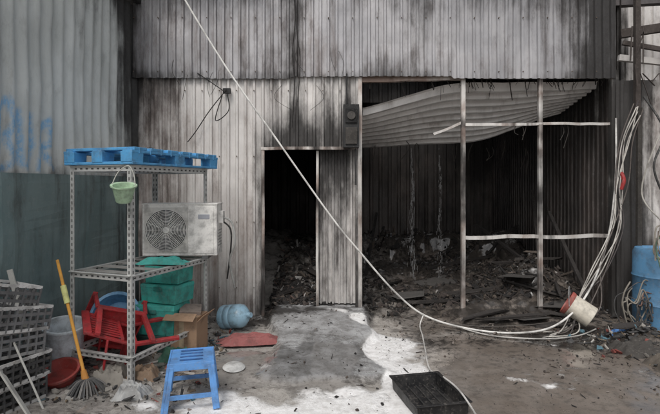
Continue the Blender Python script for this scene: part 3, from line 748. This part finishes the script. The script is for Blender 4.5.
# white bucket lying
mb=MB()
Mb=Matrix.Translation((2.74,5.26,.23))@Vector((.62,-.35,-.42)).to_track_quat('Z','Y').to_matrix().to_4x4()@Matrix.Scale(.80,4)@Matrix.Translation((0,0,-.17))
mb.lathe([(0,.36),(.145,.36),(.15,.355),(.15,.33),(.155,.06)],(.60,.55,.46),Mb,32)
mb.lathe([(.155,.06),(.16,.055),(.163,.045),(.168,.03),(.168,.0),(.15,.0),(.145,.02),(.135,.33),(0,.33)],(.36,.09,.07),Mb,32)
mb.tube([tuple(Mb@Vector((.165,0,.05))),tuple(Mb@Vector((.14,.14,-.04))),tuple(Mb@Vector((0,.2,-.08))),tuple(Mb@Vector((-.14,.14,-.04))),tuple(Mb@Vector((-.165,0,.05)))],.005,(.3,.3,.3))
mb.make('white_plastic_bucket',M_plast,smooth=True)

# blue barrel
mb=MB()
mb.lathe([(0,0),(.26,0),(.28,.02),(.285,.28),(.295,.30),(.285,.32),(.285,.58),(.295,.60),(.285,.62),(.28,.86),(.26,.9),(.2,.9),(.19,.88),(0,.88)],(.10,.25,.42),Matrix.Translation((3.68,5.28,0)),36)
mb.make('blue_barrel',M_plast,smooth=True)
def tangle(name,cols,c,spread,n,r,seed):
    rd=random.Random(seed); mb=MB()
    for k in range(n):
        pts=[];p=Vector(c)+Vector((rd.uniform(-.1,.1),rd.uniform(-.05,.05),rd.uniform(-.05,.05))); t=rd.uniform(0,6)
        R0=rd.uniform(.10,.28)
        for i in range(16):
            t+=rd.uniform(.45,.75); R0*=rd.uniform(.9,1.1); pts.append((p.x+spread[0]*R0*2*math.cos(t),p.y+rd.uniform(-.03,.03)+.02*k/n,max(.02,p.z+spread[1]*R0*2*math.sin(t)-.02*i*rd.random())))
        mb.tube(pts,r*rd.uniform(.6,1.1),rd.choice(cols),7)
    return mb.make(name,M_cable,smooth=True)
tangle('hose_coil',[(.35,.32,.27),(.12,.1,.09),(.2,.10,.06),(.08,.15,.10),(.04,.04,.04)],(3.58,4.90,1.05),(.4,.5),5,.008,4)
tangle('hose_coil.001',[(.05,.05,.05),(.2,.18,.15),(.15,.08,.06)],(3.36,5.10,.32),(.4,.5),7,.008,9)
mb=MB()
for k in range(7):
    rd=random.Random(k+40); a=rd.uniform(-.05,.08); q=lambda s:rd.uniform(-s,s)
    cc=random.choice([(.58,.55,.5),(.12,.1,.09),(.5,.47,.43),(.06,.05,.05)])
    mb.tube([(3.55+a,5.5,2.5+q(.1)),(3.45+a+q(.04),5.55,2.1),(3.40+a+q(.05),5.6,1.6),(3.36+q(.08),5.58,1.1),(3.12+q(.12),5.5,.65+q(.12)),(2.90+q(.15),5.38,.28+q(.1)),(2.6+q(.12),5.18+q(.08),.03),(2.2+q(.3),5.05+q(.12),.02)],.0065,cc)
mb.tube([(3.62,5.5,2.62),(3.75,5.35,2.2),(3.6,5.3,1.8),(3.75,5.3,1.4)],.012,(.03,.03,.03))
mb.tube([(3.9,5.3,2.6),(3.6,5.3,2.0),(3.5,5.35,1.5),(3.62,5.2,1.2)],.008,(.4,.38,.34))
mb.tube([(3.42,5.6,1.75),(3.44,5.58,1.65),(3.42,5.6,1.55)],.022,(.35,.03,.03))
mb.make('hanging_cable_bundle',M_cable,smooth=True)

# long cable
mb=MB()
mb.tube([(-1.85,5.5,4.1),(-1.67,5.5,3.73),(-1.18,5.5,2.93),(-.686,5.45,2.23),(0,5.4,1.26),(.34,5.4,.84),(.736,5.4,.39),(1.08,5.4,.12),(1.53,5.2,.03),(2.03,5.08,.025),(2.45,5.1,.12),(2.9,5.35,.40),(3.26,5.6,.95),(3.4,5.68,1.65),(3.42,5.7,2.4)],.0105,(.76,.74,.70))
mb.make('fallen_white_cable',M_cable,smooth=True)
mb=MB()
mb.tube([(1.06,5.39,.14),(1.0,5.3,.04),(.97,5.0,.02),(.92,4.62,.02),(.857,4.1,.02),(.88,3.7,.11),(.93,3.36,.13),(1.0,3.0,.02)],.007,(.62,.6,.57))
mb.tube([(1.4,5.3,.03),(1.7,5.0,.02),(2.2,4.9,.02),(2.6,5.0,.02),(2.9,5.2,.03)],.007,(.5,.48,.45))
mb.tube([(1.2,5.5,.03),(1.6,5.35,.02),(1.9,5.3,.03),(2.3,5.35,.04),(2.6,5.5,.03)],.005,(.1,.09,.08))
mb.make('ground_cable',M_cable,smooth=True)

# ================================================================ LIGHT / WORLD / CAMERA
wd=bpy.data.worlds.new('World');scene.world=wd;wd.use_nodes=True;nt=wd.node_tree
bg=nt.nodes['Background'];sky=nt.nodes.new('ShaderNodeTexSky');sky.sky_type='NISHITA';sky.sun_disc=False
sky.sun_elevation=math.radians(52);sky.sun_rotation=math.radians(200);sky.air_density=1.0;sky.dust_density=3.0
hs=nt.nodes.new('ShaderNodeHueSaturation');hs.inputs['Saturation'].default_value=.2
nt.links.new(sky.outputs[0],hs.inputs['Color']);nt.links.new(hs.outputs[0],bg.inputs[0]);bg.inputs[1].default_value=.15
sd=bpy.data.lights.new('sun','SUN');sd.energy=1.5;sd.angle=math.radians(20);sd.color=(1,.97,.94)
so=bpy.data.objects.new('sun',sd);COL.objects.link(so)
d=Vector((.30,.82,-1.1)); so.rotation_euler=d.to_track_quat('-Z','Y').to_euler()
cd=bpy.data.cameras.new('camera');cam=bpy.data.objects.new('camera',cd);COL.objects.link(cam)
cam.location=(0,0,1.6);cam.rotation_euler=(math.radians(90),0,0);cd.lens=26.0;cd.sensor_width=36;cd.shift_y=-.0333;cd.clip_end=1000
scene.camera=cam
scene.view_settings.view_transform='Standard';scene.view_settings.look='None';scene.view_settings.exposure=0
